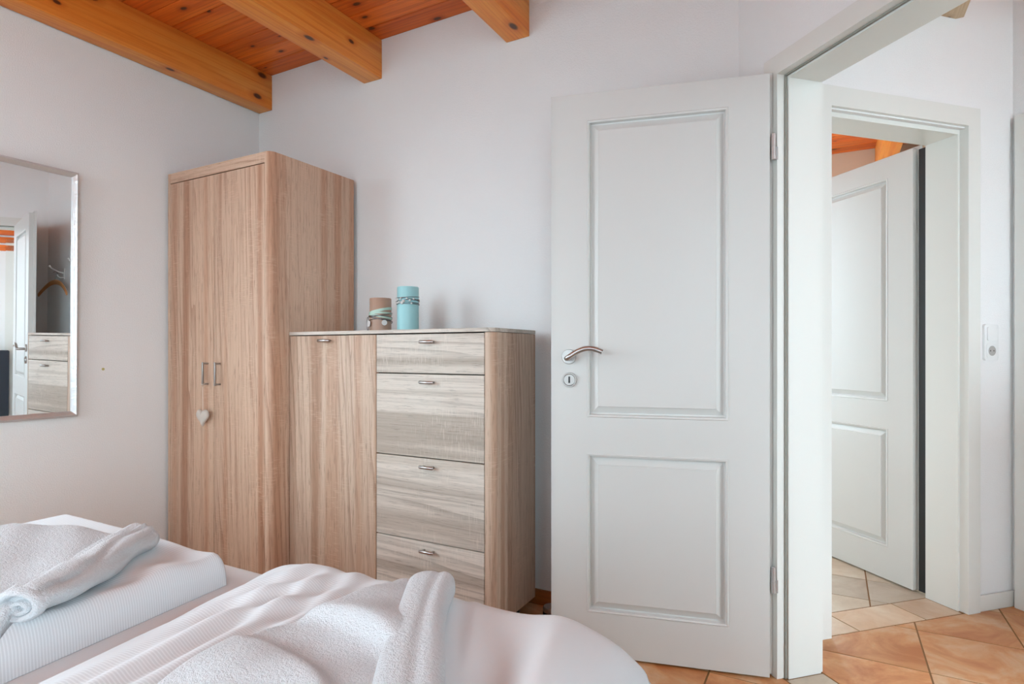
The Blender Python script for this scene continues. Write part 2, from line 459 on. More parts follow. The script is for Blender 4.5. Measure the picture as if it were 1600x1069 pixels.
gv = [2.393 + 0.3465*k for k in range(-10, 6)]
lay(gu, gv, BED_FLOOR, M['tile'])
lay(gu, gv, HALL_FLOOR, M['tile'])
lay([0.145 + 0.325*k for k in range(-8, 3)], [2.968 + 0.258*k for k in range(-3, 10)], ROOM_FLOOR, M['tile_grey'])
lay([1.402, 1.552], [D1[0]-0.02, -1.25, D1[1]+0.02], T1, M['tile_grey'], basis=((S2, S2), (S2, -S2)))
lay([-1.945, -1.785], [1.60, 1.922, 2.26, 2.60], T2, M['tile_pale'], basis=((S2, -S2), (S2, S2)))

# ceiling boards over the whole floor
ceiling = prism('ceiling', [(-3.2, -2.4), (3.6, -2.4), (3.6, 5.6), (-3.2, 5.6)], ZC+0.016, ZC+0.1, M['pine_plank']); ceiling['kind'] = 'structure'
pl = None
for k in range(-40, 29):
    y1 = V + 0.1135*(k+1) - 0.1135*0.0; y0 = y1 - 0.1135
    if pl is None:
        bm = bm_box(-3.1, 3.4, 0.0016, 0.1119, 0, 0.02, bev=0.0025, seg=1)
        pl = link('plank', bm, M['pine_plank'], ceiling); o = pl
    else:
        o = bpy.data.objects.new('plank', pl.data); COL.objects.link(o); o.parent = ceiling
    o.location = (0, y0, ZC - 0.002)

# walls
def pqv(p, q): return PQ(p, q)
wall_back = prism('wall_back', [(U-0.12, V), (-0.294+0.0, V), (-0.385, 2.351), (-0.385, 2.40), (U-0.12, 2.40)], 0, ZC, M['wall']); wall_back['kind'] = 'structure'
YR = -2.1
W = WINDOWS['bed_left']
wall('wall_left', (U, YR), (U, V), 0.2, 0, ZC, [(W[0][1]-W[2]/2-YR, W[0][1]+W[2]/2-YR, W[3], W[4])], M['wall'])
W = WINDOWS['bed_rear_fill']
XR = 0.56
wall('wall_rear', (U-0.2, YR), (XR+0.2, YR), -0.2, 0, ZC, [(W[0][0]-W[2]/2-U+0.2, W[0][0]+W[2]/2-U+0.2, W[3], W[4])], M['wall'])
pe = -0.598                  # where the slanting wall meets the right wall
W = WINDOWS['bed_right_fill']
wall('wall_right', (XR, YR), (XR, PQ(pe, QF)[1]), -0.2, 0, ZC, [(W[0][1]-W[2]/2-YR, W[0][1]+W[2]/2-YR, W[3], W[4])], M['wall'])
a = PQ(PR, QF); b = PQ(-0.1, QF)
L1 = lambda p: p - PR
wall('wall_diagonal', a, b, QB-QF, 0, ZC, [(L1(D1[0]-0.018), L1(D1[1]+0.018), -1, ZD+0.018)], M['wall'])
a = PQ(PH, QB); b = PQ(PH, QW+0.15)
wall('wall_hall', a, b, PH-PR, 0, ZC, [(D2[0]-0.018-QB, D2[1]+0.018-QB, -1, ZD+0.018)], M['wall_warm'])
a = PQ(PH, QW); b = PQ(0.1, QW)
wall('wall_hall_far', a, b, 0.15, 0, ZC, [], M['wall_warm'])
W = WINDOWS['hall_end']
a = PQ(-0.1, QF); b = PQ(-0.1, QW+0.15)
wall('wall_hall_end', a, b, -0.2, 0, ZC, [(1.61-QF, 2.67-QF, W[3], W[4])], M['wall_warm'])
W = WINDOWS['room_left']
wall('wall_room_left', (-1.5, 2.40), (-1.5, 5.45), 0.2, 0, ZC, [(W[0][1]-W[2]/2-2.40, W[0][1]+W[2]/2-2.40, W[3], W[4])], M['wall_bounce_tint'])
wall('wall_room_far', (-1.7, 5.25), (0.75, 5.25), 0.15, 0, ZC, [(0.25, 1.45, 0.3, 2.4)], M['wall_bounce_tint'])
wall('wall_room_right', (0.569, 3.31), (0.569, 5.25), -0.15, 0, ZC, [], M['wall_bounce_tint'])

# window frames in the openings (outside the picture, some added only as fill light)
for k, (key, (c, d, w, z0, z1)) in enumerate(WINDOWS.items(), 1):
    t = Vector((-d[1], d[0]))
    fr = wall('window_%d' % k, (c[0]-t.x*w/2+d[0]*0.0, c[1]-t.y*w/2), (c[0]+t.x*w/2, c[1]+t.y*w/2), 0.06, z0, z1,
              [(0.06, w/2-0.04, z0+0.06, z1-0.06), (w/2+0.04, w-0.06, z0+0.06, z1-0.06)], M['lacquer_trim'])

# beams: the same timber every 0.81 m
def beam(u0, u1, y0, y1, label, mat='pine_beam'):
    e = box('ceiling_beam', (0, u1-u0, 0, y1-y0, 0, ZC-ZB-0.003), M[mat], None, bev=0.004, seg=2, loc=(u0, y0, ZB))
    return tag(e, label, 'beam', 'pine ceiling beams')
beam(U+0.004, -2.760, YR, V, 'knotty orange pine ceiling beam lying along the left wall above the mirror')
beam(-2.0795, -1.962, YR, V, 'orange pine ceiling beam meeting the back wall above the oak chest of drawers')
beam(-1.2545, -1.1415, YR, V, 'short visible end of orange pine ceiling beam above the open white door')
beam(0.360, 0.474, 1.74, 2.973, 'pine beam end, colour lightened for the bright hall, glimpsed under the door lintel above the hall wall', 'pine_lit')
beam(0.292, 0.410, 3.44, 5.25, 'orange pine beam seen over the far door in the next room')

# skirting
bb = box('baseboard_back', (U+0.6, -0.31, V-0.015, V, 0, 0.062), M['pine_base'], bev=0.003); bb['kind'] = 'structure'
bl = box('baseboard_left', (U, U+0.015, YR, V-0.016, 0, 0.062), M['pine_base'], bev=0.003); bl['kind'] = 'structure'
def obox(name, p0, p1, q0, q1, z0, z1, mat, parent=None, bev=0, kind=None):
    """a box in the slanting p-q frame"""
    o = box(name, (p0, p1, q0, q1, z0, z1), mat, parent, bev=bev)
    if parent is None or parent.rotation_euler.z == 0: o.rotation_euler = (0, 0, R(-45))
    if kind: o['kind'] = kind
    return o
obox('baseboard_hall', PH, PH+0.012, D2[1]+0.079, QW, 0, 0.066, M['lacquer_trim'], bev=0.003, kind='structure')
obox('baseboard_hall_far', PH+0.012, -1.764, QW-0.012, QW, 0, 0.066, M['lacquer_trim'], bev=0.002, kind='structure')

# ------------------------------------------------------------------ doors
FACE_W, FACE_H = 0.716, 1.972
OPEN = [(0.1265, 0.5965, 0.834, 1.878), (0.1265, 0.5965, 0.150, 0.707)]
PROFILE = [(0, 0), (0.003, -0.003), (0.009, -0.001), (0.0115, 0.0130), (0.0155, 0.0135), (0.0375, 0.0032), (0.0390, 0.0004)]
def door(name, loc, rz, label, hinge=(0.0125, 0.0085)):
    d = empty(name, loc, rz, kind='structure'); d['label'] = label
    Wd, Hd = FACE_W, FACE_H
    xs = sorted([-Wd, -0.5965, -0.1265, 0.0]); zs = [0, 0.150, 0.707, 0.834, 1.878, Hd]
    holes = [(-o[1], -o[0], o[2], o[3]) for o in OPEN]
    link('leaf', bm_slab(xs, zs, holes, 0, 0.0262), M['lacquer'], d)
    xs2 = sorted([-Wd-0.013, -0.5965, -0.1265, 0.013]); zs2 = [0, 0.150, 0.707, 0.834, 1.878, Hd+0.013]
    link('rebate', bm_slab(xs2, zs2, holes, 0.0262, 0.040), M['lacquer'], d)
    for o in OPEN:
        bm = bmesh.new()
        for side in (1, -1):
            rings = []
            for ins, dep in PROFILE:
                y = dep if side == 1 else 0.040 - dep
                x0, x1, z0, z1 = -o[1]+ins, -o[0]-ins, o[2]+ins, o[3]-ins
                rings.append([bm.verts.new(c) for c in ((x0, y, z0), (x1, y, z0), (x1, y, z1), (x0, y, z1))])
            for r0, r1 in zip(rings, rings[1:]):
                for k in range(4): bm.faces.new((r0[k], r0[(k+1) % 4], r1[(k+1) % 4], r1[k]))
            bm.faces.new(rings[-1])
            if side == 1: first = rings[0]
            else:
                for k in range(4): bm.faces.new((first[k], first[(k+1) % 4], rings[0][(k+1) % 4], rings[0][k]))
        link('panel', bm, M['lacquer'], d)
    RX = Matrix.Rotation(R(90), 4, 'X')      # lathe axis z -> -y
    for s, y0 in ((1, 0.0), (-1, 0.040)):
        rot = RX if s == 1 else Matrix.Rotation(R(-90), 4, 'X')
        h = lathe('handle_rose', [(0, 0), (0.026, 0), (0.026, 0.006), (0.0245, 0.008), (0, 0.008)], M['steel'], d, mtx=Matrix.Translation((-0.660, y0, 1.047)) @ rot)
        yy = y0 - s*0.052
        pts = [(-0.662, y0 - s*0.004, 1.041), (-0.6625, y0 - s*0.040, 1.041), (-0.660, yy + s*0.003, 1.0415)]
        for k in range(0, 15):
            t = k/14
            pts.append((-0.655+0.118*t, yy, 1.043 + 0.027*math.sin(math.pi*min(1, t*0.86+0.02))*1.0 + 0.010*t))
        tube('lever', pts, 0.0088, M['steel'], h, n=14)
        kr = lathe('key_rose', [(0, 0), (0.026, 0), (0.026, 0.006), (0.0245, 0.008), (0, 0.008)], M['steel'], d, mtx=Matrix.Translation((-0.658, y0, 0.965)) @ rot)
        lathe('key_rim', [(0.019, 0.0078), (0.0205, 0.0098), (0.022, 0.0078)], M['steel_dark'], kr, mtx=Matrix.Translation((-0.658, y0, 0.965)) @ rot)
        ya, yb = sorted((y0 - s*0.0075, y0 - s*0.0092))
        box('keyhole', (-0.6612, -0.6548, ya, yb, 0.954, 0.977), M['black'], kr, bev=0.0008)
    box('latch_plate', (-Wd-0.0135, -Wd-0.0125, 0.028, 0.0385, 1.050, 1.083), M['steel_dark'], d)
    for z in (1.735, 0.316):
        hg = lathe('hinge', [(0, -0.042), (0.0075, -0.042), (0.0075, -0.001), (0.0062, -0.001), (0.0062, 0.001), (0.0075, 0.001), (0.0075, 0.042), (0.005, 0.044), (0, 0.044)], M['chrome'], d, n=16, mtx=Matrix.Translation((hinge[0], hinge[1], z)))
        lathe('hinge_arm', [(0, -0.03), (0.004, -0.03), (0.004, 0.012), (0, 0.012)], M['chrome'], hg, n=10, mtx=Matrix.Translation((hinge[0]+0.011, hinge[1]+0.004, z-0.012)))
    return d
door('door_1', (-0.1766, 2.088, 0.008), R(14.05), 'white two-panel bedroom door standing open with a curved steel lever')
door('door_2', (*PQ(-2.008, 2.461), 0.008), R(-45.9), 'white two-panel door in the next doorway, open into the far room', (0.022, 0.020))

# frames
def door_frame(name, origin, rz, width, wall_t, label):
    """local x along the wall over the clear opening 0..width, y from the face with the rebate (0) into the wall"""
    e = empty(name, (*origin, 0), rz, kind='structure'); e['label'] = label
    out = 0.074; st = 0.011
    g = lambda nm, x0, x1, z1, hx0, hx1, hz, y0, y1, mat, bev=0: link(nm, bm_slab(sorted({x0, hx0, hx1, x1}), sorted({0, hz, z1}), [(hx0, hx1, -1, hz)], y0, y1), mat, e)
    g('casing', -out, width+out, ZD+out, -st, width+st, ZD+st, -0.012, 0.0, M['lacquer_trim'])
    g('rebate_lining', -0.018, width+0.018, ZD+0.018, -st, width+st, ZD+st, 0.0, 0.024, M['lacquer_trim'])
    g('seal_and_gap_shade', -st, width+st, ZD+st, -0.0055, width+0.0055, ZD+0.0055, 0.016, 0.0235, M['gasket'])
    g('lining', -0.018, width+0.018, ZD+0.018, 0, width, ZD, 0.0242, wall_t, M['lacquer_trim'])
    g('back_casing', -out, width+out, ZD+out, -0.006, width+0.006, ZD+0.006, wall_t, wall_t+0.012, M['lacquer_trim'])
    return e
door_frame('trim_1', PQ(D1[0], QF), R(-45), D1[1]-D1[0], QB-QF, 'white lacquered door frame around the bedroom doorway')
def door_frame_2():
    e = empty('trim_2', (*PQ(PH, D2[1]), 0), R(-135), kind='structure'); e['label'] = 'white lacquered door frame of the second doorway seen through the first'
    width = D2[1]-D2[0]; t = PH-PR; out = 0.076; st = 0.009
    g = lambda nm, x0, x1, z1, hx0, hx1, hz, y0, y1, mat: link(nm, bm_slab(sorted({x0, hx0, hx1, x1}), sorted({0, hz, z1}), [(hx0, hx1, -1, hz)], y0, y1), mat, e)
    # local x = -q, local y = p (thickness runs to -p)
    g('casing', -out, width+out, ZD+0.099, -0.010, width+0.010, ZD+0.024, 0.0, 0.016, M['lacquer_trim'])
    g('casing_edge', -0.018, width+0.018, ZD+0.030, -0.010, width+0.010, ZD+0.024, -0.020, 0.0, M['lacquer_trim'])
    g('lining', -0.018, width+0.018, ZD+0.018, 0, width, ZD, -t, -0.0202, M['lacquer_trim'])
    g('back_casing', -0.07, width+0.07, ZD+0.07, -0.016, width+0.016, ZD+0.016, -t-0.012, -t, M['lacquer_trim'])
    box('seal_and_gap_shade', (-0.029, -0.0165, -0.204, -t-0.0125, 0.012, ZD), M['black'], e)  # black strip added to stand for the shade in the hinge gap
    return e
t2 = door_frame_2()
# third doorway, closed, at the picture's right edge
t3 = empty('trim_3', (*PQ(-1.764, QW), 0), R(-45), kind='structure'); t3['label'] = 'narrow slice of white door frame at the right edge of the hall'
link('casing', bm_slab([0, 0.072, 0.79, 0.862], [0, 1.985, 2.06], [(0.072, 0.79, -1, 1.985)], -0.022, 0.0), M['lacquer_trim'], t3)
link('leaf', bm_slab([0.074, 0.788], [0.006, 1.983], [], -0.012, 0.0), M['lacquer'], t3)

# ------------------------------------------------------------------ wardrobe
def round_panel(u0, u1, y0, y1, r, seg=8):
    """plan outline with the front right corner rounded"""
    pts = [(u0, y0), (u1-r, y0)]
    for k in range(1, seg+1):
        a = -math.pi/2 + k/seg*math.pi/2
        pts.append((u1-r + r*math.cos(a), y0+r + r*math.sin(a)))
    pts += [(u1, y1), (u0, y1)]
    return pts
def bar_handle(parent, x, yf, z0, z1):
    h = box('handle', (x-0.0045, x+0.0045, yf-0.030, yf-0.022, z0, z1), M['steel_dark'], parent, bev=0.0015)
    for z in (z0+0.006, z1-0.006):
        box('handle_post', (x-0.004, x+0.004, yf-0.022, yf, z-0.004, z+0.004), M['steel_dark'], h, bev=0.001)
    return h
wr = empty('wardrobe', (-2.49, 2.0, 0), 0, 'tall two-door light oak wardrobe in the corner by the left wall', 'wardrobe')
def W_(d): return (d[0]+2.49, d[1]+2.49, d[2]-2.0, d[3]-2.0, d[4], d[5])
YF, ZW = 1.725, 1.941
yb = 2.232
box('side_panel', W_((-2.853, -2.835, YF, yb, 0, ZW)), M['oak_v'], wr, bev=0.001)
poly = [(x+2.49, y-2.0) for x, y in round_panel(-2.155, -2.123, YF, yb, 0.03)]
prism('side_panel', poly, 0, ZW, M['oak_v'], wr, bev=0.001, auto=35)
box('top_panel', W_((-2.835, -2.155, YF+0.002, yb, ZW-0.047, ZW)), M['oak_w'], wr)
box('back_panel', W_((-2.835, -2.155, yb-0.008, yb, 0.05, ZW-0.047)), M['dark_gap'], wr)
box('plinth', W_((-2.835, -2.155, YF+0.03, YF+0.046, 0, 0.07)), M['oak_h'], wr)
box('shelf', W_((-2.835, -2.155, YF+0.03, yb-0.008, 0.070, 0.086)), M['oak_h'], wr)
zt = ZW-0.052
dl = box('door', W_((-2.8335, -2.502, YF, YF+0.018, 0.072, zt)), M['oak_v'], wr, bev=0.0012)
dr = box('door', W_((-2.4995, -2.1565, YF, YF+0.018, 0.072, zt)), M['oak_v'], wr, bev=0.0012)
bar_handle(dl, -2.543+2.49, YF-2.0, 0.918, 1.025)
bar_handle(dr, -2.455+2.49, YF-2.0, 0.918, 1.025)

# heart on the wardrobe handle
ht = empty('heart_ornament', (-2.543, 1.699, 0.775), 0, 'padded pale grey fabric heart hanging by a cord from the wardrobe handle', 'ornament')
bm = bmesh.new()
nphi, nr = 36, 7
outline = []
for k in range(nphi):
    t = 2*math.pi*k/nphi
    outline.append((16*math.sin(t)**3, 13*math.cos(t)-5*math.cos(2*t)-2*math.cos(3*t)-math.cos(4*t)))
sc_ = 0.044/16
for s in (1, -1):
    rings = []
    for j in range(nr):
        f_ = 1 - j/nr
        th = 0.014*math.sqrt(max(0, 1-f_**2.2))
        rings.append([bm.verts.new((x*sc_*f_, -s*th, (y*f_)*sc_)) for x, y in outline])
    cen = bm.verts.new((0, -s*0.014, 0))
    for a_, b_ in zip(rings, rings[1:]):
        for k in range(nphi): bm.faces.new((a_[k], a_[(k+1) % nphi], b_[(k+1) % nphi], b_[k]))
    for k in range(nphi): bm.faces.new((rings[-1][k], rings[-1][(k+1) % nphi], cen))
bmesh.ops.remove_doubles(bm, verts=bm.verts[:], dist=1e-5)
link('heart', bm, M['heart'], ht, smooth=True)
tube('cord', [(0.0, 0, 0.022), (0.0, 0.0005, 0.06), (0.0, -0.0005, 0.10), (0.0, 0.0, 0.138)], 0.0014, M['cord'], ht, n=8)
tube('cord_loop', [(0.0078*math.cos(a_), 0.0072*math.sin(a_), 0.149+0.002*math.sin(2*a_)) for a_ in [2*math.pi*k/16 for k in range(17)]], 0.0012, M['cord'], ht, n=6)

# ------------------------------------------------------------------ chest
ch = empty('chest_of_drawers', (-1.6, 2.0, 0), 0, 'light oak sideboard with one door, four drawers and small steel handles', 'sideboard')
def C_(d): return (d[0]+1.6, d[1]+1.6, d[2]-2.0, d[3]-2.0, d[4], d[5])
CF, CB, CT = 1.828, 2.170, 1.160
CU0, CU1, CS, CE = -2.119, -1.070, -1.618, -1.108
ZB0 = 0.066
box('side_panel', C_((CU0, CU0+0.016, CF+0.018, CB, ZB0, CT-0.016)), M['oak_v2'], ch)
poly = [(x+1.6, y-2.0) for x, y in round_panel(CE+0.003, CU1, CF, CB, 0.035, 10)]
prism('side_panel', poly, ZB0, CT-0.016, M['oak_v2'], ch, auto=35)
poly = [(x+1.6, y-2.0) for x, y in round_panel(CU0, CU1+0.001, CF-0.002, CB, 0.036, 10)]
prism('top_board', poly, CT-0.014, CT, M['oak_h'], ch, bev=0.001, auto=35)
box('back_panel', C_((CU0+0.016, CE, CB-0.008, CB, ZB0, CT-0.016)), M['dark_gap'], ch)
box('carcass', C_((CU0+0.016, CE+0.002, CF+0.0195, CB-0.008, ZB0, CT-0.018)), M['dark_gap'], ch)
def drawer_handle(parent, x, z):
    yf = CF-2.0
    h = tube('handle', [(x-0.030, yf-0.019, z), (x-0.029, yf-0.0205, z), (x+0.029, yf-0.0205, z), (x+0.030, yf-0.019, z)], [0.005, 0.0064, 0.0064, 0.005], M['steel'], parent, n=14)
    for s in (-1, 1):
        box('handle_post', (x+s*0.022-0.004, x+s*0.022+0.004, yf-0.018, yf, z-0.004, z+0.004), M['steel_dark'], h)
g_ = 0.0018
d_ = box('door', C_((CU0+0.001, CS-g_, CF, CF+0.018, ZB0, CT-0.0185)), M['oak_v2'], ch, bev=0.0012)
drawer_handle(d_, -1.894+1.6, CT-0.040)
zl = [ZB0, 0.342, 0.664, 0.988, CT-0.0165]
for k in range(4):
    d_ = box('drawer', C_((CS+g_, CE, CF, CF+0.018, zl[k]+g_, zl[k+1]-g_*1.5)), M['oak_h'], ch, bev=0.0012)
    drawer_handle(d_, -1.355+1.6, zl[k+1]-0.033)
for x in (CU0+0.06, -1.6, CU1-0.07):
    for y in (CF+0.06, CB-0.05):
        lathe('foot', [(0, 0), (0.02, 0), (0.022, 0.01), (0.022, ZB0), (0, ZB0)], M['black'], ch, n=16, loc=(x+1.6, y-2.0, 0))

# candles
def candle(name, loc, r, h, mat, label):
    c = empty(name, loc, 0, label, 'candle', 'decorated pillar candles')
    body = lathe('wax', [(0, 0), (r, 0), (r, h-0.003), (r-0.002, h), (r-0.006, h-0.001), (0.012, h-0.008), (0, h-0.009)], mat, c, n=40)
    tube('wick', [(0, 0, h-0.010), (0.0005, 0, h-0.003), (0.002, 0, h+0.001)], 0.0011, M['black'], c, n=6)
    return c
def wrap(parent, name, r, z, tilt, phase, rad, mat, flat=False, n=40):
    pts = []
    for k in range(n+1):
        a_ = 2*math.pi*k/n
        pts.append(((r)*math.cos(a_), (r)*math.sin(a_), z + tilt*math.sin(a_+phase)))
    if not flat: return tube(name, pts, rad, mat, parent, n=8)
    bm = bmesh.new(); A = []; B = []
    for k in range(n):
        x, y, zz = pts[k]
        A.append((bm.verts.new((x, y, zz-rad)), bm.verts.new((x, y, zz+rad)), bm.verts.new((x*1.03, y*1.03, zz+rad)), bm.verts.new((x*1.03, y*1.03, zz-rad))))
    for k in range(n):
        p_, q_ = A[k], A[(k+1) % n]
        for j in range(4): bm.faces.new((p_[j], p_[(j+1) % 4], q_[(j+1) % 4], q_[j]))
    return link(name, bm, mat, parent, auto=40)
c1 = candle('pillar_candle', (-1.609, 2.02, CT), 0.0465, 0.192, M['teal'], 'tall turquoise pillar candle wrapped with beaded wire')
for i, (z, tl, ph) in enumerate([(0.147, 0.003, 0.4), (0.140, -0.004, 1.0), (0.129, 0.005, 2.2), (0.122, -0.003, 0.2), (0.116, 0.002, 3.0)]):
    wrap(c1, 'wire', 0.0478+0.0008*(i % 3), z, tl, ph, 0.0013, M['wire'])
for i, (az, z) in enumerate([(-2.2, 0.143), (-1.95, 0.136), (-1.55, 0.140), (-1.3, 0.128), (-1.45, 0.121), (-1.0, 0.139), (-0.75, 0.131), (-0.4, 0.138), (-2.0, 0.122), (-0.6, 0.119), (-2.5, 0.128), (-1.75, 0.125)]):
    rr = 0.0048 if i not in (3, 4) else 0.0075
    lathe('bead', [(0, -rr), (rr*0.7, -rr*0.7), (rr, 0), (rr*0.7, rr*0.7), (0, rr)], M['bead'], c1, n=10, loc=(0.0495*math.cos(az), 0.0495*math.sin(az), z))
c2 = candle('pillar_candle', (-1.763, 2.02, CT), 0.0475, 0.150, M['brown_wax'], 'short taupe pillar candle tied with mint ribbons and silver rings')
wrap(c2, 'ribbon', 0.0482, 0.092, 0.012, 1.2, 0.0060, M['ribbon'], True)
wrap(c2, 'ribbon', 0.0495, 0.068, -0.009, 0.8, 0.0052, M['ribbon'], True)
wrap(c2, 'ribbon', 0.0490, 0.080, 0.004, 2.4, 0.0040, M['ribbon'], True)
for z, tl, ph in ((0.076, 0.010, 0.5), (0.058, -0.010, 1.1), (0.046, 0.012, 2.6), (0.066, 0.006, 3.0)):
    wrap(c2, 'wire', 0.0510, z, tl, ph, 0.0016, M['wire'])
tube('ring', [(-0.043+0.016*math.cos(a_)*0.7, -0.034-0.016*math.cos(a_)*0.4, 0.036+0.030*math.sin(a_)) for a_ in [2*math.pi*k/24 for k in range(25)]], 0.0012, M['wire'], c2, n=8)
lathe('disc', [(0, 0), (0.013, 0), (0.013, 0.002), (0, 0.002)], M['bead'], c2, n=24, mtx=Matrix.Translation((-0.022, -0.050, 0.037)) @ Matrix.Rotation(R(90), 4, 'X') @ Matrix.Rotation(R(-20), 4, 'Y'))
lathe('disc', [(0, 0), (0.012, 0), (0.012, 0.002), (0, 0.002)], M['bead'], c2, n=24, mtx=Matrix.Translation((0.046, -0.028, 0.040)) @ Matrix.Rotation(R(90), 4, 'X') @ Matrix.Rotation(R(50), 4, 'Y'))

# ------------------------------------------------------------------ mirror on the left wall
MV1, MV0, MZ0, MZ1 = 1.329, 0.70, 0.7955, 1.839
mw, mh = MV1-MV0, MZ1-MZ0
mi = empty('wall_mirror', (U+0.006, MV1, MZ0), 0, 'rectangular wall mirror in a narrow hammered silver frame', 'mirror')
mi.rotation_euler = (0, R(0.64), R(-0.5))
# local: y runs to -mw, z 0..mh, x out of the wall
FW = 0.024
def frame_bar(pts_in, pts_out, name):
    """bevelled bar between an outer and inner edge, mitred"""
    bm = bmesh.new()
    (a0, a1), (b0, b1) = pts_out, pts_in
    prof = [(0, 0.0), (0, 0.018), (0.35, 0.026), (0.8, 0.020), (1, 0.012), (1, 0.0)]
    e0 = [bm.verts.new((h_, a0[0]+(b0[0]-a0[0])*t, a0[1]+(b0[1]-a0[1])*t)) for t, h_ in prof]
    e1 = [bm.verts.new((h_, a1[0]+(b1[0]-a1[0])*t, a1[1]+(b1[1]-a1[1])*t)) for t, h_ in prof]
    n = len(prof)
    for k in range(n): bm.faces.new((e0[k], e0[(k+1) % n], e1[(k+1) % n], e1[k]))
    bm.faces.new(e0); bm.faces.new(e1[::-1])
    return link(name, bm, M['silver'], mi, auto=30)
O = [(0, 0), (0, mh), (-mw, mh), (-mw, 0)]
I_ = [(-FW, FW), (-FW, mh-FW), (-mw+FW, mh-FW), (-mw+FW, FW)]
for k in range(4):
    frame_bar((I_[k], I_[(k+1) % 4]), (O[k], O[(k+1) % 4]), 'frame_bar')
box('glass', (0.003, 0.010, -mw+FW-0.002, -FW+0.002, FW-0.002, mh-FW+0.002), M['mirror'], mi)
# plug hole beside it
lathe('wall_plug', [(0, 0), (0.006, 0), (0.006, 0.0015), (0.003, 0.002), (0, 0.001)], M['plug'], None, n=16, mtx=Matrix.Rotation(R(90), 4, 'Y'), loc=(U, 1.4416, 0.995))
tag(bpy.data.objects['wall_plug'], 'tiny yellowish wall plug on the left wall beside the mirror', 'wall plug')

# hooks and hanger on the wall behind the door (seen in the mirror)
def hook(x, z, label):
    e = empty('coat_hook', (x, V, z), 0, label, 'hook', 'white coat hooks behind the door')
    box('back_plate', (-0.012, 0.012, -0.008, 0, -0.05, 0.03), M['white_plastic'], e, bev=0.003)
    tube('upper_arm', [(0, -0.006, -0.005), (0, -0.04, 0.0), (0, -0.085, 0.022), (0, -0.10, 0.040)], [0.006, 0.005, 0.005, 0.0075], M['white_plastic'], e, n=10)
    tube('lower_arm', [(0, -0.006, -0.038), (0, -0.028, -0.042), (0, -0.044, -0.034), (0, -0.048, -0.022)], [0.005, 0.0045, 0.0045, 0.006], M['white_plastic'], e, n=10)
hook(-0.56, 1.625, 'white two-armed coat hook holding the hanger behind the open door')
hook(-0.84, 1.665, 'empty white coat hook near the mirror frame edge in the reflection')
hg = empty('coat_hanger', (-0.56, V-0.060, 1.50), 0, 'curved wooden coat hanger reflected in the mirror', 'hanger')
bm = bmesh.new()
rings = []
for k in range(17):
    t = -1 + 2*k/16
    x = 0.215*t; z = 0.030*(1-abs(t)**1.7)*1.6 - 0.045*abs(t)**2.2; y = -0.018*t*t
    hh = 0.019 - 0.004*abs(t)
    rings.append([bm.verts.new((x, y+0.007*math.cos(a_), z+hh*math.sin(a_))) for a_ in [2*math.pi*j/12 for j in range(12)]])
for r0, r1 in zip(rings, rings[1:]):
    for j in range(12): bm.faces.new((r0[j], r0[(j+1) % 12], r1[(j+1) % 12], r1[j]))
bm.faces.new(rings[0][::-1]); bm.faces.new(rings[-1])
link('arm', bm, M['hanger'], hg, smooth=True)
tube('hook_wire', [(0, 0, 0.06), (0, 0, 0.085)] + [(0, 0.018*math.sin(a_)+0.0, 0.105-0.020*math.cos(a_)) for a_ in [k/10*R(235) for k in range(11)]], 0.0022, M['steel_dark'], hg, n=8)

# door stop on the floor behind the door
ds = empty('door_stop', (-1.0, 2.175, 0), 0, 'low round steel door stop with black rubber on the floor', 'door stop')
lathe('rubber_ring', [(0, 0), (0.034, 0), (0.034, 0.018), (0, 0.018)], M['black'], ds, n=24)
lathe('cap', [(0.030, 0.018), (0.033, 0.020), (0.033, 0.036), (0.030, 0.039), (0, 0.040)], M['steel'], ds, n=24)

# ------------------------------------------------------------------ switch and socket in the hall
sw = empty('switch_and_socket', (*PQ(PH, 2.6046), 1.112), R(45), 'white light switch above a wall socket on the hall wall', 'switch')
# local x along +q, local -y out of the wall (towards +p)
def rounded(w, h_, r, n=6):
    pts = []
    for cx, cz, a0 in ((w/2-r, h_/2-r, 0), (-w/2+r, h_/2-r, 90), (-w/2+r, -h_/2+r, 180), (w/2-r, -h_/2+r, 270)):
        for k in range(n+1):
            a_ = R(a0+90*k/n); pts.append((cx+r*math.cos(a_), cz+r*math.sin(a_)))
    return pts
def plate(name, w, h_, r, y0, y1, mat, parent, cz=0, bev=0.0015):
    bm = bm_prism(rounded(w, h_, r), 0, y0-y1, bev)
    bmesh.ops.transform(bm, matrix=Matrix.Translation((0, y0, cz)) @ Matrix.Rotation(R(90), 4, 'X'), verts=bm.verts[:])
    return link(name, bm, mat, parent, auto=40)
plate('cover_frame', 0.081, 0.150, 0.010, 0.0, -0.009, M['white_plastic'], sw, bev=0.003)
plate('rocker', 0.056, 0.056, 0.007, -0.009, -0.013, M['white_plastic'], sw, 0.0355)
so = plate('socket', 0.058, 0.058, 0.008, -0.009, -0.0105, M['white_plastic'], sw, -0.0355)
lathe('socket_well', [(0, 0.0108), (0.019, 0.0108), (0.0195, 0.0115), (0.0205, 0.0115), (0.0205, 0.0105)], M['socket_well'], so, n=28, mtx=Matrix.Translation((0, 0, -0.0355)) @ Matrix.Rotation(R(90), 4, 'X'))
for s in (-1, 1):
    lathe('pin_hole', [(0, 0.0112), (0.0028, 0.0112), (0.0028, 0.0105)], M['black'], so, n=10, mtx=Matrix.Translation((s*0.0095, 0, -0.0355)) @ Matrix.Rotation(R(90), 4, 'X'))

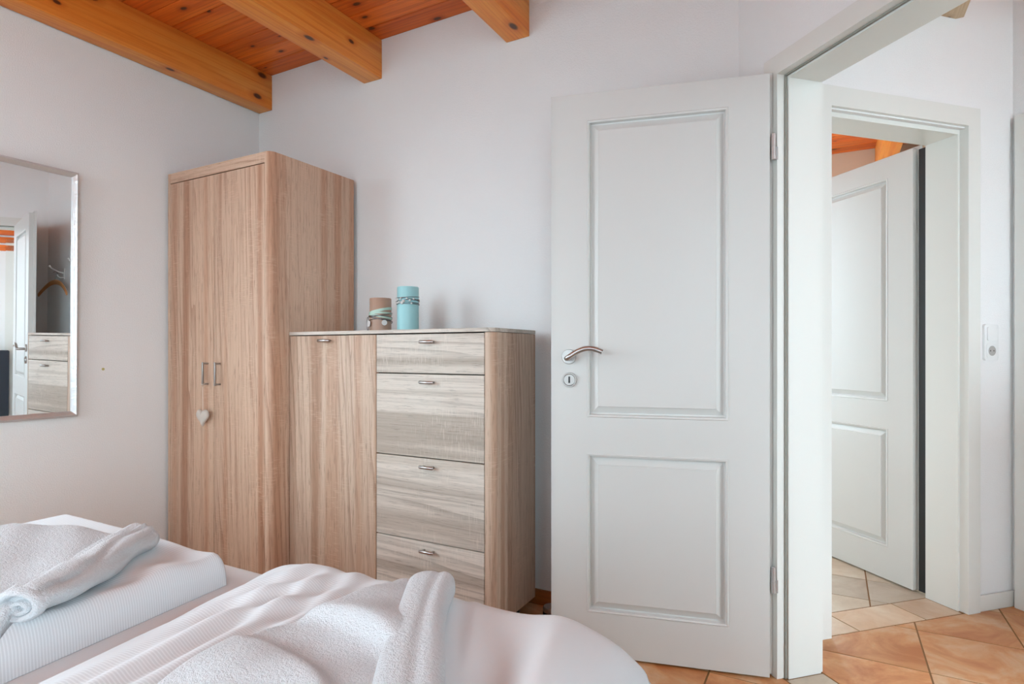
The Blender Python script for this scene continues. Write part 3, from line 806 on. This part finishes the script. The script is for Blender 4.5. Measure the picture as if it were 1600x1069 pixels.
# ------------------------------------------------------------------ bed
ZM = 0.55
def rrect(u0, u1, v0, v1, r, n=8):
    pts = []
    for cx, cy, a0 in ((u1-r, v1-r, 0), (u0+r, v1-r, 90), (u0+r, v0+r, 180), (u1-r, v0+r, 270)):
        for k in range(n+1):
            a_ = R(a0+90*k/n); pts.append((cx+r*math.cos(a_), cy+r*math.sin(a_)))
    return pts
BU0, BU1, BV0, BV1 = -1.99, -0.17, -1.06, 0.968
bed = empty('double_bed', (-1.08, 0, 0), 0, 'double bed under a white fitted sheet in the foreground', 'bed')
bm = bmesh.new(); rings = []
for ins, z in [(0.05, 0.33), (0.012, 0.332), (0.0, 0.36), (0.0, 0.50), (0.006, 0.522), (0.020, 0.540), (0.045, 0.5485), (0.09, ZM)]:
    rings.append([bm.verts.new((x+1.08, y, z)) for x, y in rrect(BU0+ins, BU1-ins, BV0+ins, BV1-ins, max(0.15-ins, 0.05))])
n = len(rings[0])
for r0, r1 in zip(rings, rings[1:]):
    for k in range(n): bm.faces.new((r0[k], r0[(k+1) % n], r1[(k+1) % n], r1[k]))
bm.faces.new(rings[0][::-1]); bm.faces.new(rings[-1])
link('mattress', bm, M['sheet'], bed, auto=50)
box('bed_base', (BU0+1.08+0.02, BU1+1.08-0.02, BV0+0.02, BV1-0.03, 0.16, 0.325), M['wood_bed'], bed, bev=0.004)
for x in (BU0+0.10, BU1-0.10):
    for y in (BV0+0.1, BV1-0.12):
        box('leg', (x+1.08-0.03, x+1.08+0.03, y-0.03, y+0.03, 0, 0.16), M['wood_bed'], bed, bev=0.003)

# cloth as solid height fields
def edge(d, r):
    x = np.clip(d/r, 0, 1); return np.sqrt(np.maximum(0, 1-(1-x)**2))
def gs(x, w): return np.exp(-(x/w)**2)
def field(name, uf, vf, zt, zb, nu, nv, mat, parent=None, smooth=True):
    """uf, vf map (a,b) in 0..1 to plan; zt, zb heights"""
    A, B = np.meshgrid(np.linspace(0, 1, nu), np.linspace(0, 1, nv), indexing='ij')
    # denser at the rims so that the edges stay round
    A = 0.5-0.5*np.cos(np.pi*A)*0.35-0.5*(1-2*A)*0.65; B = 0.5-0.5*np.cos(np.pi*B)*0.35-0.5*(1-2*B)*0.65
    Uu, Vv = uf(A, B), vf(A, B)
    Zt = zt(A, B, Uu, Vv); Zb = np.minimum(zb(A, B, Uu, Vv), Zt-0.0015)
    verts = [tuple(p) for p in np.stack([Uu.ravel(), Vv.ravel(), Zt.ravel()], 1)] + [tuple(p) for p in np.stack([Uu.ravel(), Vv.ravel(), Zb.ravel()], 1)]
    n0 = nu*nv; F = []
    idx = lambda i, j: i*nv+j
    for i in range(nu-1):
        for j in range(nv-1):
            F.append((idx(i,j), idx(i+1,j), idx(i+1,j+1), idx(i,j+1)))
            F.append((n0+idx(i,j), n0+idx(i,j+1), n0+idx(i+1,j+1), n0+idx(i+1,j)))
    ring = [idx(i, 0) for i in range(nu)] + [idx(nu-1, j) for j in range(1, nv)] + [idx(i, nv-1) for i in range(nu-2, -1, -1)] + [idx(0, j) for j in range(nv-2, 0, -1)]
    for k in range(len(ring)):
        a_, b_ = ring[k], ring[(k+1) % len(ring)]
        F.append((a_, n0+a_, n0+b_, b_))
    me = bpy.data.meshes.new(name); me.from_pydata(verts, [], F); me.update()
    bm = bmesh.new(); bm.from_mesh(me); bpy.data.meshes.remove(me)
    return link(name, bm, mat, parent, smooth=True)

# duvet on the right
def r_l(v): return -1.055 - 0.07*np.clip(v-0.5, -0.2, 0.5)
def r_u(a, b):
    l_ = r_l(-0.45 + b*1.375)
    return l_ + a*(-0.25-l_ - 0.02*np.sin(b*5))
def r_v(a, b): return -0.45 + b*(1.375) - 0.02*(a-0.5)**2*4*b + 0.006*np.sin(a*9)*b
def duvet_r(u, v):
    dl_, dr_, df = u-r_l(v), -0.25-u, 0.925-v
    rl = 0.17 + 0.55*np.clip(0.83-v, 0, 0.5)
    h_ = 0.088*edge(dl_, rl)*edge(dr_, 0.11)*edge(df, 0.085)*edge(v+0.45, 0.1)
    m_ = edge(dl_, 0.10)*edge(dr_, 0.1)*edge(df, 0.12)
    wr_ = 0.0080*np.sin(62*(u+0.10*np.sin(4.1*v)+0.03*np.sin(13*v)))*gs(u+0.88, 0.14)*(0.6+0.4*np.sin(9*v+1.0))
    wr_ = wr_ + 0.006*np.sin(88*(u+0.22*v)+2*np.sin(7*v))*gs(u+0.83, 0.11)
    wr_ = wr_ + 0.012*np.sin(13*u+7*v+0.6)*gs(u+0.30, 0.24)
    wr_ = wr_ + 0.020*np.sin(23*(u+0.45*v)+0.9)*gs(u+0.38, 0.12) + 0.009*np.sin(48*(u+0.30*v)+2.0)*gs(u+0.33, 0.08)
    wr_ = wr_ - 0.008*gs((u+0.555)-0.55*(0.85-v), 0.016)*gs(v-0.83, 0.12)
    wr_ = wr_ + 0.006*gs((u+0.535)-0.55*(0.85-v), 0.012)*gs(v-0.82, 0.14)
    return ZM + 0.002 + h_ + wr_*m_*(0.25+0.75*edge(df, 0.30)**3)
dv = field('folded_duvet', r_u, r_v, lambda a, b, u, v: duvet_r(u, v), lambda a, b, u, v: 0*u+ZM+0.0006, 150, 170, M['stripe_part'])
tag(dv, 'puffy white striped duvet nearest the open door, with the crumpled towel on it', 'duvet', 'duvets on the bed')

# duvet on the left: flat folded block
def l_edge(v): return -1.142 - 0.11*(v-0.45)
def l_u(a, b):
    v = -0.45 + b*1.30
    return -1.900 + a*(l_edge(v)+1.900)
def l_v(a, b): return -0.45 + b*(1.308 + 0.008*np.sin(a*11))
def duvet_l(u, v):
    dr_ = l_edge(v)-u; df = 0.862-v
    h_ = 0.074*edge(dr_, 0.032)*edge(df, 0.030)*edge(u+1.900, 0.06)*edge(v+0.45, 0.06)
    dent = -0.012*gs(df-0.07, 0.05)*gs(u+1.32, 0.09) - 0.007*gs(dr_-0.10, 0.05)*(0.5+0.5*np.sin(11*v))
    rid = 0.005*np.sin(26*v+9*u)*gs(dr_-0.06, 0.05) + 0.003*np.sin(47*v-20*u)*gs(dr_-0.05, 0.05)
    return ZM + 0.002 + h_ + (dent+rid)*edge(dr_, 0.05)*edge(df, 0.05)
dvl = field('folded_duvet', l_u, l_v, lambda a, b, u, v: duvet_l(u, v), lambda a, b, u, v: 0*u+ZM+0.0006, 110, 150, M['stripe'])
tag(dvl, 'flat folded white striped duvet nearest the mirror wall, under the rolled towel', 'duvet', 'duvets on the bed')

def sweep(name, path, sec, mat, parent, nsec=40, cap=True):
    """sec(t, phi) -> (lateral, up) about the path; path(t) -> point; t 0..1"""
    nt_ = 64; bm = bmesh.new(); rings = []
    for i in range(nt_+1):
        t = i/nt_
        p = Vector(path(t)); d = (Vector(path(min(1, t+0.01))) - Vector(path(max(0, t-0.01)))); d.z = 0; d.normalize()
        side = Vector((d.y, -d.x, 0))
        ring = []
        for k in range(nsec):
            l_, u_ = sec(t, 2*math.pi*k/nsec)
            ring.append(bm.verts.new(p + side*l_ + Vector((0, 0, u_))))
        rings.append(ring)
    for r0, r1 in zip(rings, rings[1:]):
        for k in range(nsec): bm.faces.new((r0[k], r0[(k+1) % nsec], r1[(k+1) % nsec], r1[k]))
    if cap:
        for r_, rev in ((rings[0], False), (rings[-1], True)):
            c_ = Vector((0, 0, 0))
            for v_ in r_: c_ += v_.co
            cv = bm.verts.new(c_/nsec)
            for k in range(nsec): bm.faces.new((r_[k], r_[(k+1) % nsec], cv))
    return link(name, bm, mat, parent, smooth=True)

# towel on the left duvet: a spread body and a rolled edge
tl = empty('bath_towel', (-1.4, 0.6, ZM+0.07), 0, 'white terry bath towel rolled along one side on the left duvet', 'towel', 'bath towels on the bed')
OFF = np.array([-1.4, 0.6, ZM+0.07])
dv_, nv_ = np.array([-0.543, 0.840]), np.array([-0.840, -0.543])
org = np.array([-1.155, 0.43])
def t_u(a, b): return org[0] + dv_[0]*(a*0.44-0.01) + nv_[0]*(b*0.62*(0.9+0.1*np.sin(a*5)))
def t_v(a, b): return org[1] + dv_[1]*(a*0.44-0.01) + nv_[1]*(b*0.62*(0.9+0.1*np.sin(a*5)))
def tz(a, b, u, v):
    e_ = edge(a*0.47, 0.04)*edge((1-a)*0.47, 0.06)*edge((1-b)*0.5, 0.06)
    h_ = 0.026 + 0.040*gs(b-0.42, 0.30)*gs(a-0.80, 0.40) + 0.018*np.clip(b-0.2, 0, 1)
    h_ = h_ + 0.004*np.sin(14*a+9*b) + 0.003*np.sin(25*b-12*a) + 0.005*gs(b-0.30-0.25*a, 0.03)
    return duvet_l(u, v) + h_*e_ + 0.001
def loc_f(f_, k): return lambda a, b: f_(a, b) - OFF[k]
field('body', lambda a, b: t_u(a, b)-OFF[0], lambda a, b: t_v(a, b)-OFF[1], lambda a, b, u, v: tz(a, b, u+OFF[0], v+OFF[1])-OFF[2], lambda a, b, u, v: duvet_l(u+OFF[0], v+OFF[1])-OFF[2]-0.002, 80, 80, M['terry'], tl)
P0, P1 = np.array([-1.172, 0.462, 0.650]), np.array([-1.408, 0.806, 0.652])
def roll_path(t):
    p = P0 + (P1-P0)*t
    z = float(duvet_l(np.array(p[0]), np.array(p[1]))) + 0.026 + 0.004*math.sin(6*t)
    wob = 0.008*math.sin(5*t+0.5)
    return (p[0]+wob*0.84-OFF[0], p[1]+wob*0.54-OFF[1], z-OFF[2])
def roll_sec(t, phi):
    tip = min(1, math.sqrt(max(0.0, 1-max(0, (t-0.93)/0.07)**2))*1.0+0.02) if t > 0.93 else 1
    w = (0.040 + 0.010*math.sin(math.pi*t)) * tip; h_ = (0.027 + 0.006*t) * tip
    groove = 1 - 0.26*math.exp(-((phi-1.85-0.35*math.sin(4*t))/0.13)**2) - 0.22*math.exp(-((phi-1.05+0.30*math.sin(5*t+1))/0.12)**2) - 0.10*math.exp(-((phi-0.45-0.2*math.sin(7*t))/0.12)**2) + 0.05*math.sin(3*phi+9*t) + 0.03*math.sin(17*t+2*phi)
    return (w*math.cos(phi)*groove, h_*math.sin(phi)*groove)
roll = sweep('rolled_edge', roll_path, roll_sec, M['terry'], tl, cap=True)
# the open end of the roll: a lip round a hollow
p = Vector(roll_path(0.0)); dd = (Vector(roll_path(0.05))-p); dd.z = 0; dd.normalize(); sd = Vector((dd.y, -dd.x, 0))
bm = bmesh.new(); rings = []
for fr_, off in [(1.0, 0.004), (1.02, -0.006), (0.92, -0.014), (0.74, -0.016), (0.62, -0.010), (0.52, 0.002)]:
    rings.append([bm.verts.new(p + dd*off + sd*(0.040*fr_*math.cos(2*math.pi*k/32)) + Vector((0, 0, 0.027*fr_*math.sin(2*math.pi*k/32)))) for k in range(32)])
for r0, r1 in zip(rings, rings[1:]):
    for k in range(32): bm.faces.new((r0[k], r0[(k+1) % 32], r1[(k+1) % 32], r1[k]))
lip = link('roll_end', bm, M['terry'], tl, smooth=True)
bm = bmesh.new(); rings = []
for fr_, off in [(0.44, -0.001), (0.40, -0.012), (0.30, -0.015), (0.20, -0.010), (0.12, 0.002)]:
    rings.append([bm.verts.new(p + dd*off + sd*(0.040*fr_*math.cos(2*math.pi*k/24)+0.004) + Vector((0, 0, 0.027*fr_*math.sin(2*math.pi*k/24)-0.004))) for k in range(24)])
for r0, r1 in zip(rings, rings[1:]):
    for k in range(24): bm.faces.new((r0[k], r0[(k+1) % 24], r1[(k+1) % 24], r1[k]))
link('roll_core', bm, M['terry'], lip, smooth=True)

# towel on the right duvet: crumpled body with folds and a folded band on top
tr = empty('bath_towel', (-0.55, 0.6, ZM+0.09), 0, 'white terry bath towel crumpled with a folded band on the right duvet', 'towel', 'bath towels on the bed')
OR = np.array([-0.55, 0.6, ZM+0.09])
def band_u(v): return -0.625 + 0.33*np.clip((0.865-v)/0.52, 0, 1.3)**1.15
def s_u(a, b):
    v = 0.22 + b*0.635
    l_ = -0.748 + 0.055*b**1.5 + 0.016*np.sin(b*9+0.4)
    return l_ + a*(band_u(v)-l_)
def s_v(a, b): return 0.22 + b*(0.635 + 0.015*np.sin(a*6)) 
def sz(a, b, u, v):
    e_ = edge(a*0.36, 0.022)*edge((1-a)*0.36, 0.03)*edge((1-b)*0.63, 0.035)*edge(b*0.63, 0.05)
    h_ = 0.022
    # tongue shaped fold: steep on the near-left flank
    yv = v - (0.655 - 0.45*(u+0.60)**2*4 - 0.18*(u+0.60))
    h_ = h_ + 0.026*np.where(yv > 0, gs(yv, 0.10), gs(yv, 0.020))*edge(a*0.36, 0.06)
    y2 = v - (0.520 - 0.35*(u+0.58) - 2.0*(u+0.58)**2)
    h_ = h_ + 0.020*np.where(y2 > 0, gs(y2, 0.020), gs(y2, 0.09))*edge(a*0.36, 0.09)
    h_ = h_ + 0.0035*np.sin(30*u+20*v) + 0.003*np.sin(44*v-18*u)
    return duvet_r(u, v) + h_*e_ + 0.001
field('body', lambda a, b: s_u(a, b)-OR[0], lambda a, b: s_v(a, b)-OR[1], lambda a, b, u, v: sz(a, b, u+OR[0], v+OR[1])-OR[2], lambda a, b, u, v: duvet_r(u+OR[0], v+OR[1])-OR[2]-0.002, 110, 130, M['terry'], tr)
def band_path(t):
    x = -0.625 + 0.33*t**1.15; y = 0.865 - 0.52*t
    z = max(float(duvet_r(np.array(x), np.array(min(y, 0.82)))), 0.63) + 0.020 + 0.004*math.sin(5*t)
    return (x-OR[0], y-OR[1], z-OR[2])
def band_sec(t, phi):
    tip = math.sqrt(max(0.0, 1-max(0, (0.07-t)/0.07)**2)) if t < 0.07 else 1
    tip = max(tip, 0.02)
    w = (0.044 - 0.006*math.sin(math.pi*min(1, t*2)))*tip; h_ = 0.026*(0.4+0.6*tip)
    c_, s_ = math.cos(phi), math.sin(phi)
    k = (abs(c_)**3 + abs(s_)**3)**(-1/3)
    gr = 1 - 0.13*math.exp(-((phi-1.85+0.15*math.sin(3*t))/0.15)**2) + 0.08*math.exp(-((phi-2.3)/0.3)**2)
    return (w*c_*k*(1 if s_ < 0 else gr**0.3), h_*s_*k*gr)
sweep('folded_band', band_path, band_sec, M['terry'], tr, nsec=48)

# ------------------------------------------------------------------ glimpses reflected from the hall
sl = empty('slatted_wall_panel', (*PQ(-1.35, QW), 1.95), R(-45), 'orange pine slats high on the hall wall, reflected at the mirror edge', 'wall panel')
for k in range(4):
    box('slat', (0, 0.95, -0.022, 0, k*0.075, k*0.075+0.056), M['pine_plank'], sl, bev=0.002)
box('batten', (0.08, 0.12, -0.010, -0.0005, -0.01, 0.30), M['lacquer_trim'], sl)
pt = empty('tall_planter', (*PQ(-0.80, 2.52), 0), R(-45), 'tall navy planter with grassy green plant reflected at the mirror edge', 'planter')
bm = bmesh.new()
bmesh.ops.create_cube(bm, size=1, matrix=Matrix.Translation((0, 0, 0.5)) @ Matrix.Diagonal((0.32, 0.32, 1.0, 1)))
bmesh.ops.bevel(bm, geom=bm.edges[:], offset=0.006, segments=2, affect='EDGES')
link('planter_box', bm, M['navy'], pt, auto=40)
for k in range(70):
    a_ = random.uniform(0, 6.28); r_ = random.uniform(0.0, 0.13); ln = random.uniform(0.09, 0.17); sp = random.uniform(0.01, 0.06)
    bm = bmesh.new(); w = 0.011
    x0, y0 = r_*math.cos(a_), r_*math.sin(a_); tx, ty = -math.sin(a_), math.cos(a_)
    prev = None
    for i in range(4):
        t = i/3; cx = x0+math.cos(a_)*sp*t*t; cy = y0+math.sin(a_)*sp*t*t; z = 0.998+ln*t*(1-0.25*t); ww = w*(1-t)+0.0006
        cur = (bm.verts.new((cx-tx*ww, cy-ty*ww, z)), bm.verts.new((cx+tx*ww, cy+ty*ww, z)))
        if prev: bm.faces.new((prev[0], prev[1], cur[1], cur[0]))
        prev = cur
    link('leaf', bm, M['leaf'], pt)
